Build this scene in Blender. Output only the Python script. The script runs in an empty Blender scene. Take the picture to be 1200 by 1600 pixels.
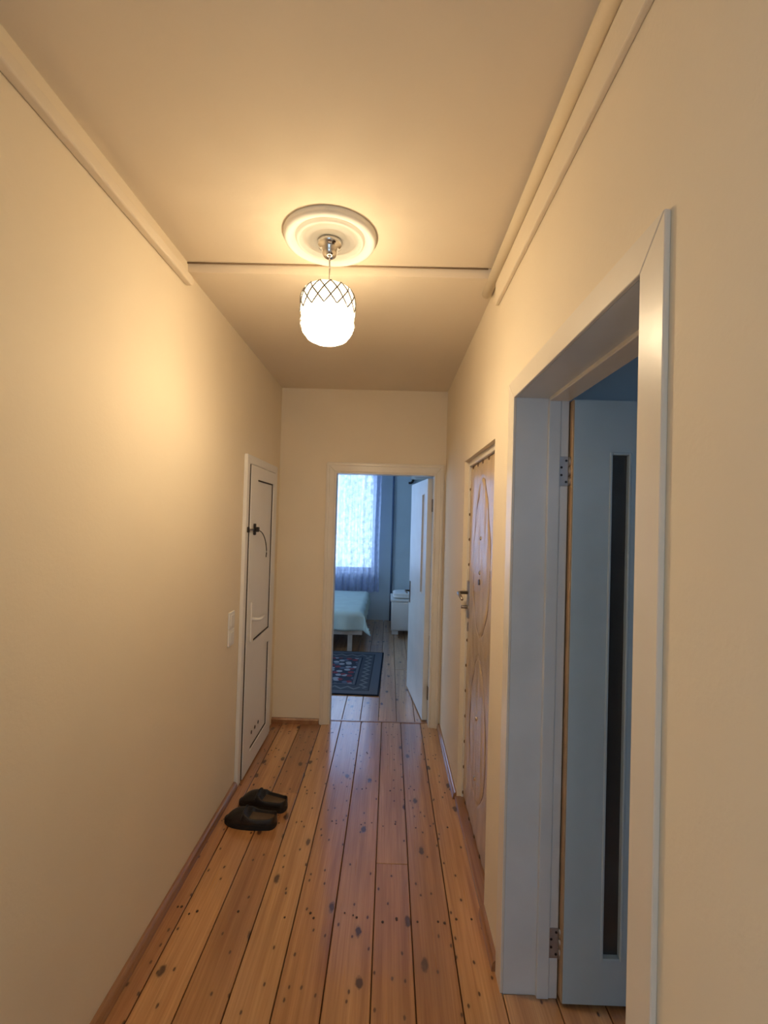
import bpy, bmesh, math, random
from mathutils import Vector, Matrix, Euler

random.seed(7)
SC = bpy.context.scene
COL = SC.collection
PI = math.pi

# ------------------------------------------------------------------ camera
cam_d = bpy.data.cameras.new('camera')
cam = bpy.data.objects.new('camera', cam_d)
COL.objects.link(cam)
cam_d.sensor_fit = 'VERTICAL'
cam_d.sensor_height = 36.0
cam_d.lens = 723.2 / 1600.0 * 36.0
cam_d.clip_start = 0.02
cam.matrix_world = (Matrix.Translation((0, 0, 1.58)) @ Matrix.Rotation(0.0125, 4, 'Z')
                    @ Matrix.Rotation(PI / 2 + 0.0161, 4, 'X') @ Matrix.Rotation(0.028, 4, 'Z'))
SC.camera = cam

# ------------------------------------------------------------------ world and daylight
world = bpy.data.worlds.new('sky')
SC.world = world
world.use_nodes = True
wn = world.node_tree.nodes
bg = wn['Background']
bg.inputs['Color'].default_value = (0.50, 0.71, 1.0, 1)
bg.inputs['Strength'].default_value = 5.0


def portal(name, loc, rot, sx, sy):
    d = bpy.data.lights.new(name, 'AREA')
    d.shape = 'RECTANGLE'
    d.size = sx
    d.size_y = sy
    d.cycles.is_portal = True
    o = bpy.data.objects.new(name, d)
    COL.objects.link(o)
    o.location = loc
    o.rotation_euler = rot
    return o


portal('daylight_bedroom_window', (-1.02, 7.46, 1.60), (-PI / 2, 0, 0), 1.6, 1.7)
portal('daylight_added_side_room_window', (1.725, -1.90, 1.80), (PI / 2, 0, 0), 0.65, 0.9)
portal('daylight_added_hall_window', (-0.92, -1.475, 1.50), (0, -PI / 2, 0), 1.6, 0.95)
portal('daylight_added_hall_end_window', (-0.25, -2.15, 1.45), (PI / 2, 0, 0), 0.7, 1.2)
portal('daylight_added_bedroom_window', (-2.35, 5.1, 1.60), (0, -PI / 2, 0), 1.6, 1.8)

# ------------------------------------------------------------------ exposure
vs = SC.view_settings
SC.display_settings.display_device = 'sRGB'
vs.view_transform = 'Standard'
vs.look = 'None'
vs.gamma = 1.0
vs.use_curve_mapping = False
vs.exposure = 0.0
LAMP_POWER = 45.0
LAMP_COLOR = (1.0, 0.775, 0.485)


# ------------------------------------------------------------------ material helpers
def new_mat(name):
    m = bpy.data.materials.new(name)
    m.use_nodes = True
    nt = m.node_tree
    b = nt.nodes['Principled BSDF']
    return m, nt, b


def node(nt, kind, **kw):
    n = nt.nodes.new(kind)
    for k, v in kw.items():
        setattr(n, k, v)
    return n


def ramp(nt, fac, stops, interp='LINEAR'):
    r = node(nt, 'ShaderNodeValToRGB')
    r.color_ramp.interpolation = interp
    els = r.color_ramp.elements
    while len(els) < len(stops):
        els.new(0.5)
    for e, (p, c) in zip(els, stops):
        e.position = p
        e.color = (*c, 1) if len(c) == 3 else c
    nt.links.new(fac, r.inputs['Fac'])
    return r.outputs['Color']


def mathn(nt, op, a, b=None, c=None):
    n = node(nt, 'ShaderNodeMath', operation=op)
    for i, v in enumerate((a, b, c)):
        if v is None:
            continue
        if isinstance(v, (int, float)):
            n.inputs[i].default_value = v
        else:
            nt.links.new(v, n.inputs[i])
    return n.outputs[0]


def mixc(nt, fac, a, b, mode='MIX'):
    n = node(nt, 'ShaderNodeMix', data_type='RGBA', blend_type=mode)
    for s, v in (('Factor', fac), ('A', a), ('B', b)):
        idx = {'Factor': 0, 'A': 6, 'B': 7}[s]
        if isinstance(v, (int, float)):
            n.inputs[idx].default_value = v
        elif isinstance(v, tuple):
            n.inputs[idx].default_value = (*v, 1) if len(v) == 3 else v
        else:
            nt.links.new(v, n.inputs[idx])
    return n.outputs[2]


def texco(nt, scale=(1, 1, 1), loc=(0, 0, 0), rot=(0, 0, 0)):
    t = node(nt, 'ShaderNodeTexCoord')
    mp = node(nt, 'ShaderNodeMapping')
    mp.inputs['Scale'].default_value = scale
    mp.inputs['Location'].default_value = loc
    mp.inputs['Rotation'].default_value = rot
    nt.links.new(t.outputs['Object'], mp.inputs['Vector'])
    return mp.outputs['Vector']


def noise(nt, vec, scale, detail=3, rough=0.5):
    n = node(nt, 'ShaderNodeTexNoise')
    n.inputs['Scale'].default_value = scale
    n.inputs['Detail'].default_value = detail
    n.inputs['Roughness'].default_value = rough
    if vec is not None:
        nt.links.new(vec, n.inputs['Vector'])
    return n.outputs['Fac']


def bump(nt, b, height, strength, dist=0.01):
    n = node(nt, 'ShaderNodeBump')
    n.inputs['Strength'].default_value = strength
    n.inputs['Distance'].default_value = dist
    nt.links.new(height, n.inputs['Height'])
    nt.links.new(n.outputs['Normal'], b.inputs['Normal'])


def paint(name, color, rough=0.6, var=0.06, scale=3.0, bump_s=0.15, bump_scale=60, spec=0.4, coat=0.0):
    m, nt, b = new_mat(name)
    v = texco(nt)
    f = noise(nt, v, scale, 4)
    d = tuple(max(0, c * (1 - var)) for c in color)
    l = tuple(min(1, c * (1 + var)) for c in color)
    nt.links.new(ramp(nt, f, [(0.3, d), (0.7, l)]), b.inputs['Base Color'])
    b.inputs['Roughness'].default_value = rough
    b.inputs['Specular IOR Level'].default_value = spec
    b.inputs['Coat Weight'].default_value = coat
    bump(nt, b, noise(nt, v, bump_scale, 3), bump_s, 0.002)
    return m


def metal(name, color, rough=0.25):
    m, nt, b = new_mat(name)
    v = texco(nt)
    f = noise(nt, v, 30, 2)
    nt.links.new(ramp(nt, f, [(0.3, tuple(c * 0.85 for c in color)), (0.7, color)]), b.inputs['Base Color'])
    b.inputs['Metallic'].default_value = 1.0
    b.inputs['Roughness'].default_value = rough
    return m


def pine(name, light, mid, dark, rough=0.32, knots=True):
    """varnished pine boards: grain along Y, knots, every board its own tint"""
    m, nt, b = new_mat(name)
    t = node(nt, 'ShaderNodeTexCoord')
    oi = node(nt, 'ShaderNodeObjectInfo')
    off = node(nt, 'ShaderNodeVectorMath', operation='SCALE')
    cmb = node(nt, 'ShaderNodeCombineXYZ')
    nt.links.new(oi.outputs['Random'], cmb.inputs[0])
    nt.links.new(mathn(nt, 'MULTIPLY', oi.outputs['Random'], 3.7), cmb.inputs[1])
    nt.links.new(mathn(nt, 'MULTIPLY', oi.outputs['Random'], 1.9), cmb.inputs[2])
    nt.links.new(cmb.outputs[0], off.inputs[0])
    off.inputs['Scale'].default_value = 23.0
    add = node(nt, 'ShaderNodeVectorMath', operation='ADD')
    nt.links.new(t.outputs['Object'], add.inputs[0])
    nt.links.new(off.outputs[0], add.inputs[1])
    base = add.outputs[0]

    def scaled(s):
        n = node(nt, 'ShaderNodeVectorMath', operation='MULTIPLY')
        n.inputs[1].default_value = s
        nt.links.new(base, n.inputs[0])
        return n.outputs[0]
    g1 = noise(nt, scaled((26, 1.1, 26)), 1.0, 4, 0.6)
    g2 = noise(nt, scaled((150, 3.0, 150)), 1.0, 3, 0.6)
    broad = noise(nt, scaled((5, 1.2, 5)), 1.0, 3)
    c1 = ramp(nt, g1, [(0.28, dark), (0.5, mid), (0.72, light)])
    c2 = mixc(nt, mathn(nt, 'MULTIPLY', ramp_val(nt, g2, 0.35, 0.7), 0.55), c1, dark)
    c3 = mixc(nt, ramp_val(nt, broad, 0.45, 0.75, 0.5), c2, tuple(c * 0.62 for c in mid))
    tint = ramp(nt, oi.outputs['Random'], [(0.0, (0.82, 0.72, 0.62)), (0.5, (1.0, 0.97, 0.92)), (1.0, (1.12, 1.02, 0.9))])
    col = mixc(nt, 1.0, c3, tint, 'MULTIPLY')
    if knots:
        for sc, lo, hi, thr, kc in (((6.5, 3.2, 6.5), 0.055, 0.095, 0.42, (0.085, 0.03, 0.011)),
                                    ((19, 10, 19), 0.05, 0.10, 0.58, (0.10, 0.038, 0.014))):
            vo = node(nt, 'ShaderNodeTexVoronoi', voronoi_dimensions='2D')
            vo.inputs['Scale'].default_value = 1.0
            warp = node(nt, 'ShaderNodeVectorMath', operation='ADD')
            nt.links.new(scaled(sc), warp.inputs[0])
            wnz = node(nt, 'ShaderNodeTexNoise')
            wnz.inputs['Scale'].default_value = 40.0
            nt.links.new(base, wnz.inputs['Vector'])
            ws = node(nt, 'ShaderNodeVectorMath', operation='SCALE')
            ws.inputs['Scale'].default_value = 0.10
            nt.links.new(wnz.outputs['Color'], ws.inputs[0])
            nt.links.new(ws.outputs[0], warp.inputs[1])
            nt.links.new(warp.outputs[0], vo.inputs['Vector'])
            sepc = node(nt, 'ShaderNodeSeparateColor')
            nt.links.new(vo.outputs['Color'], sepc.inputs[0])
            on = mathn(nt, 'GREATER_THAN', sepc.outputs[0], thr)
            k = mathn(nt, 'MULTIPLY', ramp_val(nt, vo.outputs['Distance'], hi, lo), on)
            halo = mathn(nt, 'MULTIPLY', mathn(nt, 'MULTIPLY', ramp_val(nt, vo.outputs['Distance'], hi * 2.4, lo), on), 0.28)
            col = mixc(nt, halo, col, tuple(c * 0.5 for c in mid))
            col = mixc(nt, k, col, kc)
    nt.links.new(col, b.inputs['Base Color'])
    rr = ramp_val(nt, g2, 0.3, 0.8, 0.14)
    nt.links.new(mathn(nt, 'ADD', rr, rough - 0.05), b.inputs['Roughness'])
    b.inputs['Coat Weight'].default_value = 1.0
    b.inputs['Coat IOR'].default_value = 1.75
    b.inputs['Coat Roughness'].default_value = 0.13
    bump(nt, b, mathn(nt, 'ADD', g1, broad), 0.25, 0.004)
    return m


def ramp_val(nt, fac, lo, hi, top=1.0):
    n = node(nt, 'ShaderNodeMapRange')
    n.inputs['From Min'].default_value = lo
    n.inputs['From Max'].default_value = hi
    n.inputs['To Min'].default_value = 0.0
    n.inputs['To Max'].default_value = top
    nt.links.new(fac, n.inputs['Value'])
    return n.outputs[0]


def rug_mat():
    m, nt, b = new_mat('rug_weave')
    t = node(nt, 'ShaderNodeTexCoord')
    sep = node(nt, 'ShaderNodeSeparateXYZ')
    nt.links.new(t.outputs['Object'], sep.inputs[0])
    hx, hy = 0.48, 0.67
    x, y = sep.outputs[0], sep.outputs[1]
    dx = mathn(nt, 'SUBTRACT', hx, mathn(nt, 'ABSOLUTE', x))
    dy = mathn(nt, 'SUBTRACT', hy, mathn(nt, 'ABSOLUTE', y))
    d = mathn(nt, 'MINIMUM', dx, dy)
    base = ramp(nt, mathn(nt, 'MULTIPLY', d, 2.0), [
        (0.0, (0.012, 0.014, 0.022)), (0.03, (0.105, 0.115, 0.135)), (0.19, (0.035, 0.037, 0.045)),
        (0.21, (0.07, 0.077, 0.092)), (0.45, (0.025, 0.03, 0.045)), (0.48, (0.11, 0.12, 0.14)), (0.53, (0.045, 0.05, 0.068))], 'CONSTANT')
    # running motif in the border band
    along = node(nt, 'ShaderNodeMix', data_type='FLOAT')
    nt.links.new(mathn(nt, 'LESS_THAN', dx, dy), along.inputs[0])
    nt.links.new(x, along.inputs[2])
    nt.links.new(y, along.inputs[3])
    zig = mathn(nt, 'PINGPONG', mathn(nt, 'MULTIPLY', along.outputs[0], 1.0), 0.06)
    edge = mathn(nt, 'ABSOLUTE', mathn(nt, 'SUBTRACT', mathn(nt, 'SUBTRACT', d, 0.13), zig))
    motif = mathn(nt, 'LESS_THAN', edge, 0.014)
    inband = mathn(nt, 'MULTIPLY', mathn(nt, 'GREATER_THAN', d, 0.11), mathn(nt, 'LESS_THAN', d, 0.22))
    c1 = mixc(nt, mathn(nt, 'MULTIPLY', motif, inband), base, (0.17, 0.18, 0.19))
    # flowers in the field
    vo = node(nt, 'ShaderNodeTexVoronoi', voronoi_dimensions='2D')
    vo.inputs['Scale'].default_value = 13
    nt.links.new(t.outputs['Object'], vo.inputs['Vector'])
    sepc = node(nt, 'ShaderNodeSeparateColor')
    nt.links.new(vo.outputs['Color'], sepc.inputs[0])
    fl = ramp(nt, sepc.outputs[0], [(0.0, (0.21, 0.05, 0.06)), (0.4, (0.30, 0.31, 0.33)), (0.7, (0.10, 0.12, 0.17))], 'CONSTANT')
    infield = mathn(nt, 'MULTIPLY', mathn(nt, 'GREATER_THAN', d, 0.27), mathn(nt, 'LESS_THAN', vo.outputs['Distance'], 0.42))
    c2 = mixc(nt, infield, c1, fl)
    nt.links.new(c2, b.inputs['Base Color'])
    b.inputs['Roughness'].default_value = 0.95
    b.inputs['Specular IOR Level'].default_value = 0.1
    bump(nt, b, noise(nt, t.outputs['Object'], 400, 2), 0.6, 0.003)
    return m


def sheer_mat():
    m, nt, b = new_mat('lace_sheer')
    nt.nodes.remove(b)
    out = nt.nodes['Material Output']
    v = texco(nt, (1, 1, 1))
    vo = node(nt, 'ShaderNodeTexVoronoi', voronoi_dimensions='3D', feature='SMOOTH_F1')
    vo.inputs['Scale'].default_value = 16
    nt.links.new(v, vo.inputs['Vector'])
    lace = ramp_val(nt, vo.outputs['Distance'], 0.25, 0.55)
    fine = noise(nt, v, 45, 2)
    pleat = ramp_val(nt, noise(nt, texco(nt, (26, 26, 0.8)), 1.0, 2), 0.35, 0.65)
    den = mathn(nt, 'ADD', mathn(nt, 'MULTIPLY', lace, 0.14), mathn(nt, 'ADD', mathn(nt, 'MULTIPLY', fine, 0.10), mathn(nt, 'MULTIPLY', pleat, 0.16)))
    tr = node(nt, 'ShaderNodeBsdfTransparent')
    tl = node(nt, 'ShaderNodeBsdfTranslucent')
    tl.inputs['Color'].default_value = (0.62, 0.68, 0.86, 1)
    df = node(nt, 'ShaderNodeBsdfDiffuse')
    df.inputs['Color'].default_value = (0.40, 0.43, 0.60, 1)
    mx = node(nt, 'ShaderNodeMixShader')
    mx.inputs[0].default_value = 0.4
    nt.links.new(tl.outputs[0], mx.inputs[1])
    nt.links.new(df.outputs[0], mx.inputs[2])
    m2 = node(nt, 'ShaderNodeMixShader')
    nt.links.new(mathn(nt, 'ADD', den, 0.58), m2.inputs[0])
    nt.links.new(tr.outputs[0], m2.inputs[1])
    nt.links.new(mx.outputs[0], m2.inputs[2])
    nt.links.new(m2.outputs[0], out.inputs['Surface'])
    return m


def lamp_glass():
    m, nt, b = new_mat('cut_crystal_glass')
    nt.nodes.remove(b)
    out = nt.nodes['Material Output']
    v = texco(nt)
    f = noise(nt, v, 120, 2)
    # the sides are densely cut and pass less light than the clear lower dome
    sep = node(nt, 'ShaderNodeSeparateXYZ')
    nt.links.new(v, sep.inputs[0])
    dens = ramp(nt, ramp_val(nt, sep.outputs[2], -0.366, -0.318), [(0.0, (0.97, 0.97, 0.97)), (1.0, (0.30, 0.30, 0.30))])
    tr = node(nt, 'ShaderNodeBsdfTransparent')
    nt.links.new(dens, tr.inputs['Color'])
    tl = node(nt, 'ShaderNodeBsdfTranslucent')
    nt.links.new(mixc(nt, 1.0, ramp(nt, f, [(0.35, (0.85, 0.83, 0.8)), (0.65, (1, 1, 1))]), dens, 'MULTIPLY'), tl.inputs['Color'])
    gl = node(nt, 'ShaderNodeBsdfGlossy')
    gl.inputs['Roughness'].default_value = 0.08
    mx = node(nt, 'ShaderNodeMixShader')
    mx.inputs[0].default_value = 0.38
    nt.links.new(tr.outputs[0], mx.inputs[1])
    nt.links.new(tl.outputs[0], mx.inputs[2])
    m2 = node(nt, 'ShaderNodeMixShader')
    m2.inputs[0].default_value = 0.06
    nt.links.new(mx.outputs[0], m2.inputs[1])
    nt.links.new(gl.outputs[0], m2.inputs[2])
    nt.links.new(m2.outputs[0], out.inputs['Surface'])
    return m


def pane_glass(name, tint=(0.95, 0.98, 1.0), gloss=0.08, rough=0.02):
    m, nt, b = new_mat(name)
    nt.nodes.remove(b)
    out = nt.nodes['Material Output']
    tr = node(nt, 'ShaderNodeBsdfTransparent')
    tr.inputs['Color'].default_value = (*tint, 1)
    gl = node(nt, 'ShaderNodeBsdfGlossy')
    gl.inputs['Roughness'].default_value = rough
    mx = node(nt, 'ShaderNodeMixShader')
    mx.inputs[0].default_value = gloss
    nt.links.new(tr.outputs[0], mx.inputs[1])
    nt.links.new(gl.outputs[0], mx.inputs[2])
    nt.links.new(mx.outputs[0], out.inputs['Surface'])
    return m


def emit_mat(name, color, strength):
    m, nt, b = new_mat(name)
    b.inputs['Base Color'].default_value = (*color, 1)
    b.inputs['Emission Color'].default_value = (*color, 1)
    b.inputs['Emission Strength'].default_value = strength
    return m


M = {}
M['wall'] = paint('cream_wall_paint', (0.84, 0.725, 0.55), 0.7, 0.03, 1.6, 0.25, 90, 0.25)
M['ceiling'] = paint('cream_ceiling_paint', (0.82, 0.705, 0.545), 0.75, 0.035, 1.3, 0.2, 70, 0.2)
M['blue_wall'] = paint('blue_grey_wallpaper', (0.56, 0.65, 0.69), 0.75, 0.05, 2.5, 0.2, 80, 0.2)
M['blue_pale'] = paint('pale_blue_plaster', (0.55, 0.66, 0.74), 0.75, 0.05, 2.0, 0.2, 80, 0.2)
M['gloss_cream'] = paint('cream_gloss_door_paint', (0.80, 0.72, 0.60), 0.32, 0.04, 5, 0.12, 40, 0.5)
M['gloss_white'] = paint('white_gloss_door_paint', (0.72, 0.72, 0.70), 0.35, 0.05, 5, 0.12, 40, 0.5)
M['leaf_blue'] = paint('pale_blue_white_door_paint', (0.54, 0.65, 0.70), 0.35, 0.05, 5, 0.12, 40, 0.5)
M['plastic'] = paint('white_plastic', (0.82, 0.79, 0.75), 0.33, 0.015, 4, 0.03, 40, 0.5)
M['plaster'] = paint('white_plaster', (0.85, 0.82, 0.74), 0.6, 0.02, 6, 0.1, 60, 0.3)
M['floor_pine'] = pine('varnished_pine', (0.68, 0.40, 0.19), (0.57, 0.305, 0.13), (0.34, 0.15, 0.058))
M['floor_pine_dark'] = pine('dark_varnished_floor_pine', (0.54, 0.28, 0.125), (0.43, 0.20, 0.08), (0.25, 0.095, 0.038))
M['base_pine'] = pine('dark_varnished_pine', (0.42, 0.22, 0.10), (0.34, 0.165, 0.07), (0.22, 0.09, 0.038), 0.38, False)
M['gap'] = paint('dark_subfloor', (0.045, 0.022, 0.012), 0.9, 0.2, 8)
M['nail'] = paint('dark_nail_head', (0.05, 0.024, 0.014), 0.6, 0.2, 50)
M['vinyl'] = paint('brown_vinyl', (0.58, 0.43, 0.28), 0.24, 0.08, 9, 0.35, 130, 0.55)
M['crease'] = paint('dark_vinyl_piping', (0.20, 0.12, 0.085), 0.35, 0.1, 9)
M['tack'] = metal('bronze_tack', (0.16, 0.10, 0.06), 0.4)
M['chrome'] = metal('chrome', (0.80, 0.78, 0.76), 0.12)
M['steel'] = metal('worn_steel', (0.45, 0.42, 0.40), 0.35)
M['hinge'] = metal('painted_hinge_steel', (0.50, 0.48, 0.47), 0.5)
M['bronze'] = metal('dark_bronze', (0.22, 0.17, 0.13), 0.35)
M['cable'] = paint('brown_dark_line', (0.30, 0.21, 0.13), 0.6, 0.1, 20)  # brown of the tube that draws the dark line on the ceiling
M['black'] = paint('black_plastic', (0.018, 0.014, 0.013), 0.45, 0.1, 20)
M['rubber'] = paint('black_gasket', (0.05, 0.03, 0.02), 0.7, 0.1, 20)
M['slit'] = paint('dark_smoked_glass', (0.06, 0.055, 0.05), 0.18, 0.1, 6, 0.02, 20, 0.5)
M['raw_wood'] = paint('bare_door_edge_wood', (0.50, 0.34, 0.20), 0.6, 0.15, 12)
M['shoe'] = paint('black_leather', (0.012, 0.010, 0.010), 0.42, 0.2, 30, 0.4, 200, 0.5)
M['sole'] = paint('black_rubber_sole', (0.010, 0.009, 0.009), 0.65, 0.2, 30)
M['insole'] = paint('brown_leather_insole', (0.10, 0.065, 0.038), 0.35, 0.15, 30)
M['rug'] = rug_mat()
M['spread'] = paint('pale_green_bedspread', (0.56, 0.66, 0.60), 0.9, 0.05, 8, 0.5, 220, 0.1)
M['mattress'] = paint('white_mattress', (0.70, 0.70, 0.68), 0.9, 0.04, 8)
M['bedwood'] = paint('light_bed_wood', (0.52, 0.44, 0.36), 0.5, 0.12, 10)
M['cabinet'] = paint('white_laminate', (0.78, 0.77, 0.73), 0.4, 0.02, 6)
M['towel'] = paint('white_towel', (0.80, 0.78, 0.74), 0.95, 0.04, 40, 0.7, 260, 0.1)
M['sheer'] = sheer_mat()
M['lamp_glass'] = lamp_glass()
M['lamp_cut'] = paint('grey_crystal_cut', (0.13, 0.12, 0.11), 0.2, 0.1, 40)
M['bulb'] = pane_glass('clear_bulb_glass', (1, 1, 1), 0.06, 0.05)
M['filament'] = emit_mat('glowing_filament', (1.0, 0.82, 0.58), 400.0)
M['pane'] = pane_glass('clear_glass')
M['pipe_blue'] = paint('dark_blue_pipe_paint', (0.10, 0.15, 0.24), 0.5, 0.1, 10)
M['stairs_dark'] = paint('dark_void', (0.05, 0.04, 0.035), 0.9, 0.1, 3)


# ------------------------------------------------------------------ object helpers
def link(name, me, mat, parent=None, smooth=False):
    o = bpy.data.objects.new(name, me)
    COL.objects.link(o)
    if mat is not None and len(me.materials) == 0:
        me.materials.append(mat)
    if parent is not None:
        o.parent = parent
    if smooth:
        for p in me.polygons:
            p.use_smooth = True
    return o


def finish(name, bm, mat, parent=None, smooth=False, loc=None):
    bmesh.ops.recalc_face_normals(bm, faces=bm.faces)
    me = bpy.data.meshes.new(name)
    bm.to_mesh(me)
    bm.free()
    o = link(name, me, mat, parent, smooth)
    if loc is not None:
        o.location = loc
    return o


def add_box(bm, x0, x1, y0, y1, z0, z1, bev=0.0, seg=1):
    r = bmesh.ops.create_cube(bm, size=1.0)
    for v in r['verts']:
        v.co = Vector((x0 + (v.co.x + .5) * (x1 - x0), y0 + (v.co.y + .5) * (y1 - y0), z0 + (v.co.z + .5) * (z1 - z0)))
    if bev > 0:
        es = list({e for v in r['verts'] for e in v.link_edges})
        bmesh.ops.bevel(bm, geom=es, offset=bev, segments=seg, affect='EDGES', profile=0.5)


def box(name, x0, x1, y0, y1, z0, z1, mat, parent=None, bev=0.0, seg=1):
    bm = bmesh.new()
    add_box(bm, x0, x1, y0, y1, z0, z1, bev, seg)
    return finish(name, bm, mat, parent)


def prism(name, pts, axis, a0, a1, mat, parent=None, bev=0.0):
    """extrude a polygon of 2-D points along an axis ('X','Y','Z')"""
    bm = bmesh.new()

    def P(p, a):
        return {'X': (a, p[0], p[1]), 'Y': (p[0], a, p[1]), 'Z': (p[0], p[1], a)}[axis]
    A = [bm.verts.new(P(p, a0)) for p in pts]
    B = [bm.verts.new(P(p, a1)) for p in pts]
    n = len(pts)
    bm.faces.new(A)
    bm.faces.new(B[::-1])
    for i in range(n):
        bm.faces.new((A[i], B[i], B[(i + 1) % n], A[(i + 1) % n]))
    if bev > 0:
        bmesh.ops.bevel(bm, geom=list(bm.edges), offset=bev, segments=1, affect='EDGES')
    return finish(name, bm, mat, parent)


def lathe(name, prof, mat, parent=None, n=48, loc=(0, 0, 0), smooth=True, close=False):
    bm = bmesh.new()
    rings = []
    for r, z in prof:
        if r < 1e-5:
            rings.append([bm.verts.new((0, 0, z))])
        else:
            rings.append([bm.verts.new((r * math.cos(2 * PI * i / n), r * math.sin(2 * PI * i / n), z)) for i in range(n)])
    for a, b in zip(rings[:-1], rings[1:]):
        for i in range(n):
            j = (i + 1) % n
            if len(a) == 1 and len(b) == 1:
                continue
            if len(a) == 1:
                bm.faces.new((a[0], b[i], b[j]))
            elif len(b) == 1:
                bm.faces.new((a[i], b[0], a[j]))
            else:
                bm.faces.new((a[i], b[i], b[j], a[j]))
    return finish(name, bm, mat, parent, smooth, loc)


def add_tube(bm, pts, r, n=8, cap=True):
    pts = [Vector(p) for p in pts]
    rings = []
    up = Vector((0, 0, 1))
    for i, p in enumerate(pts):
        t = (pts[min(i + 1, len(pts) - 1)] - pts[max(i - 1, 0)]).normalized()
        s = t.cross(up)
        if s.length < 1e-3:
            s = t.cross(Vector((1, 0, 0)))
        s.normalize()
        u = s.cross(t).normalized()
        rr = r[i] if isinstance(r, (list, tuple)) else r
        rings.append([bm.verts.new(p + rr * (math.cos(2 * PI * k / n) * s + math.sin(2 * PI * k / n) * u)) for k in range(n)])
    for a, b in zip(rings[:-1], rings[1:]):
        for k in range(n):
            bm.faces.new((a[k], a[(k + 1) % n], b[(k + 1) % n], b[k]))
    if cap:
        bm.faces.new(rings[0][::-1])
        bm.faces.new(rings[-1])


def tube(name, pts, r, mat, parent=None, n=8):
    bm = bmesh.new()
    add_tube(bm, pts, r, n)
    return finish(name, bm, mat, parent, True)


def grid_surface(name, nu, nv, fn, mat, parent=None, smooth=True):
    bm = bmesh.new()
    vs_ = [[bm.verts.new(fn(i / (nu - 1), j / (nv - 1))) for j in range(nv)] for i in range(nu)]
    for i in range(nu - 1):
        for j in range(nv - 1):
            bm.faces.new((vs_[i][j], vs_[i + 1][j], vs_[i + 1][j + 1], vs_[i][j + 1]))
    return finish(name, bm, mat, parent, smooth)


def empty(name, loc=(0, 0, 0), rz=0.0):
    o = bpy.data.objects.new(name, None)
    COL.objects.link(o)
    o.empty_display_size = 0.1
    o.location = loc
    o.rotation_euler = (0, 0, rz)
    return o


def tag(o, label, cat, group=None):
    o['label'] = label
    o['category'] = cat
    if group:
        o['group'] = group
    return o


def struct(o, label=None):
    o['kind'] = 'structure'
    if label:
        o['label'] = label
    return o


def keep(parent, *objs):
    """children built in world coordinates under a parent that stands somewhere else"""
    inv = parent.matrix_basis.inverted() if parent.matrix_basis else Matrix()
    for o in objs:
        o.parent = parent
        o.matrix_parent_inverse = inv


def wall_mesh(name, axis, a0, a1, u0, u1, z0, z1, holes, mat, parent=None):
    """a wall slab between a0..a1 on `axis`, u0..u1 along the other, with rectangular holes (u0,u1,z0,z1)"""
    us = sorted({u0, u1, *[h[0] for h in holes], *[h[1] for h in holes]})
    zs = sorted({z0, z1, *[h[2] for h in holes], *[h[3] for h in holes]})
    nu, nz = len(us) - 1, len(zs) - 1

    def solid(i, j):
        if i < 0 or j < 0 or i >= nu or j >= nz:
            return False
        cu, cz = (us[i] + us[i + 1]) / 2, (zs[j] + zs[j + 1]) / 2
        return not any(h[0] < cu < h[1] and h[2] < cz < h[3] for h in holes)
    bm = bmesh.new()
    cache = {}

    def V(a, u, z):
        k = (a, u, z)
        if k not in cache:
            cache[k] = bm.verts.new((a, u, z) if axis == 'X' else (u, a, z))
        return cache[k]
    for i in range(nu):
        for j in range(nz):
            if not solid(i, j):
                continue
            ua, ub, za, zb = us[i], us[i + 1], zs[j], zs[j + 1]
            for a in (a0, a1):
                bm.faces.new((V(a, ua, za), V(a, ub, za), V(a, ub, zb), V(a, ua, zb)))
            for di, dj, e in ((-1, 0, ((ua, za), (ua, zb))), (1, 0, ((ub, za), (ub, zb))),
                              (0, -1, ((ua, za), (ub, za))), (0, 1, ((ua, zb), (ub, zb)))):
                if not solid(i + di, j + dj):
                    (p, q), (r, s) = e
                    bm.faces.new((V(a0, p, q), V(a0, r, s), V(a1, r, s), V(a1, p, q)))
    return finish(name, bm, mat, parent)


# ------------------------------------------------------------------ the setting
XL, XR = -0.862, 0.424
YF0, YF1 = 3.571, 3.671
YB = -2.10
HN, HFAR = 2.618, 2.580           # hall ceiling, near part and slightly lower far part
YSTEP = 1.885
XR2 = 0.600                        # back face of the right-hand wall
BX0, BX1, BY1, BH = -2.30, 1.75, 7.30, 2.60     # bedroom
SX1, SY0, SY1 = 3.10, -1.85, 1.70               # side room

D1 = (0.785, 1.587, -0.2, 2.012)    # side-room doorway in the right wall
D4 = (1.900, 2.660, -0.2, 1.925)    # entrance door recess in the right wall
D2 = (-0.432, 0.352, -0.2, 1.940)   # bedroom doorway in the far wall
D3 = (2.700, 3.420, 0.0, 1.945)    # white door in the left wall

HE = (-0.60, 0.10, 0.85, 2.05)      # unseen hall end window, added for daylight
HW = (-1.95, -1.00, 0.70, 2.30)     # unseen hall window behind the camera, added for daylight
struct(wall_mesh('wall_left', 'X', XL - 0.12, XL, YB, YF0, -0.12, 2.75, [HW], M['wall']), 'long cream wall with the white plastic door')
struct(wall_mesh('wall_right', 'X', XR, XR2, YB, YF0, -0.12, 2.75, [D1, D4], M['wall']), 'cream wall with the padded entrance door')
struct(wall_mesh('wall_far', 'Y', YF0, YF1 - 0.012, BX0, BX1, -0.12, 2.75, [D2], M['wall']), 'cream end wall around the bedroom doorway')
struct(wall_mesh('wall_back', 'Y', YB - 0.15, YB, XL - 0.12, XR2, -0.12, 2.75, [HE], M['wall']), 'cream wall with a small added window at the other hall end')
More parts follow.
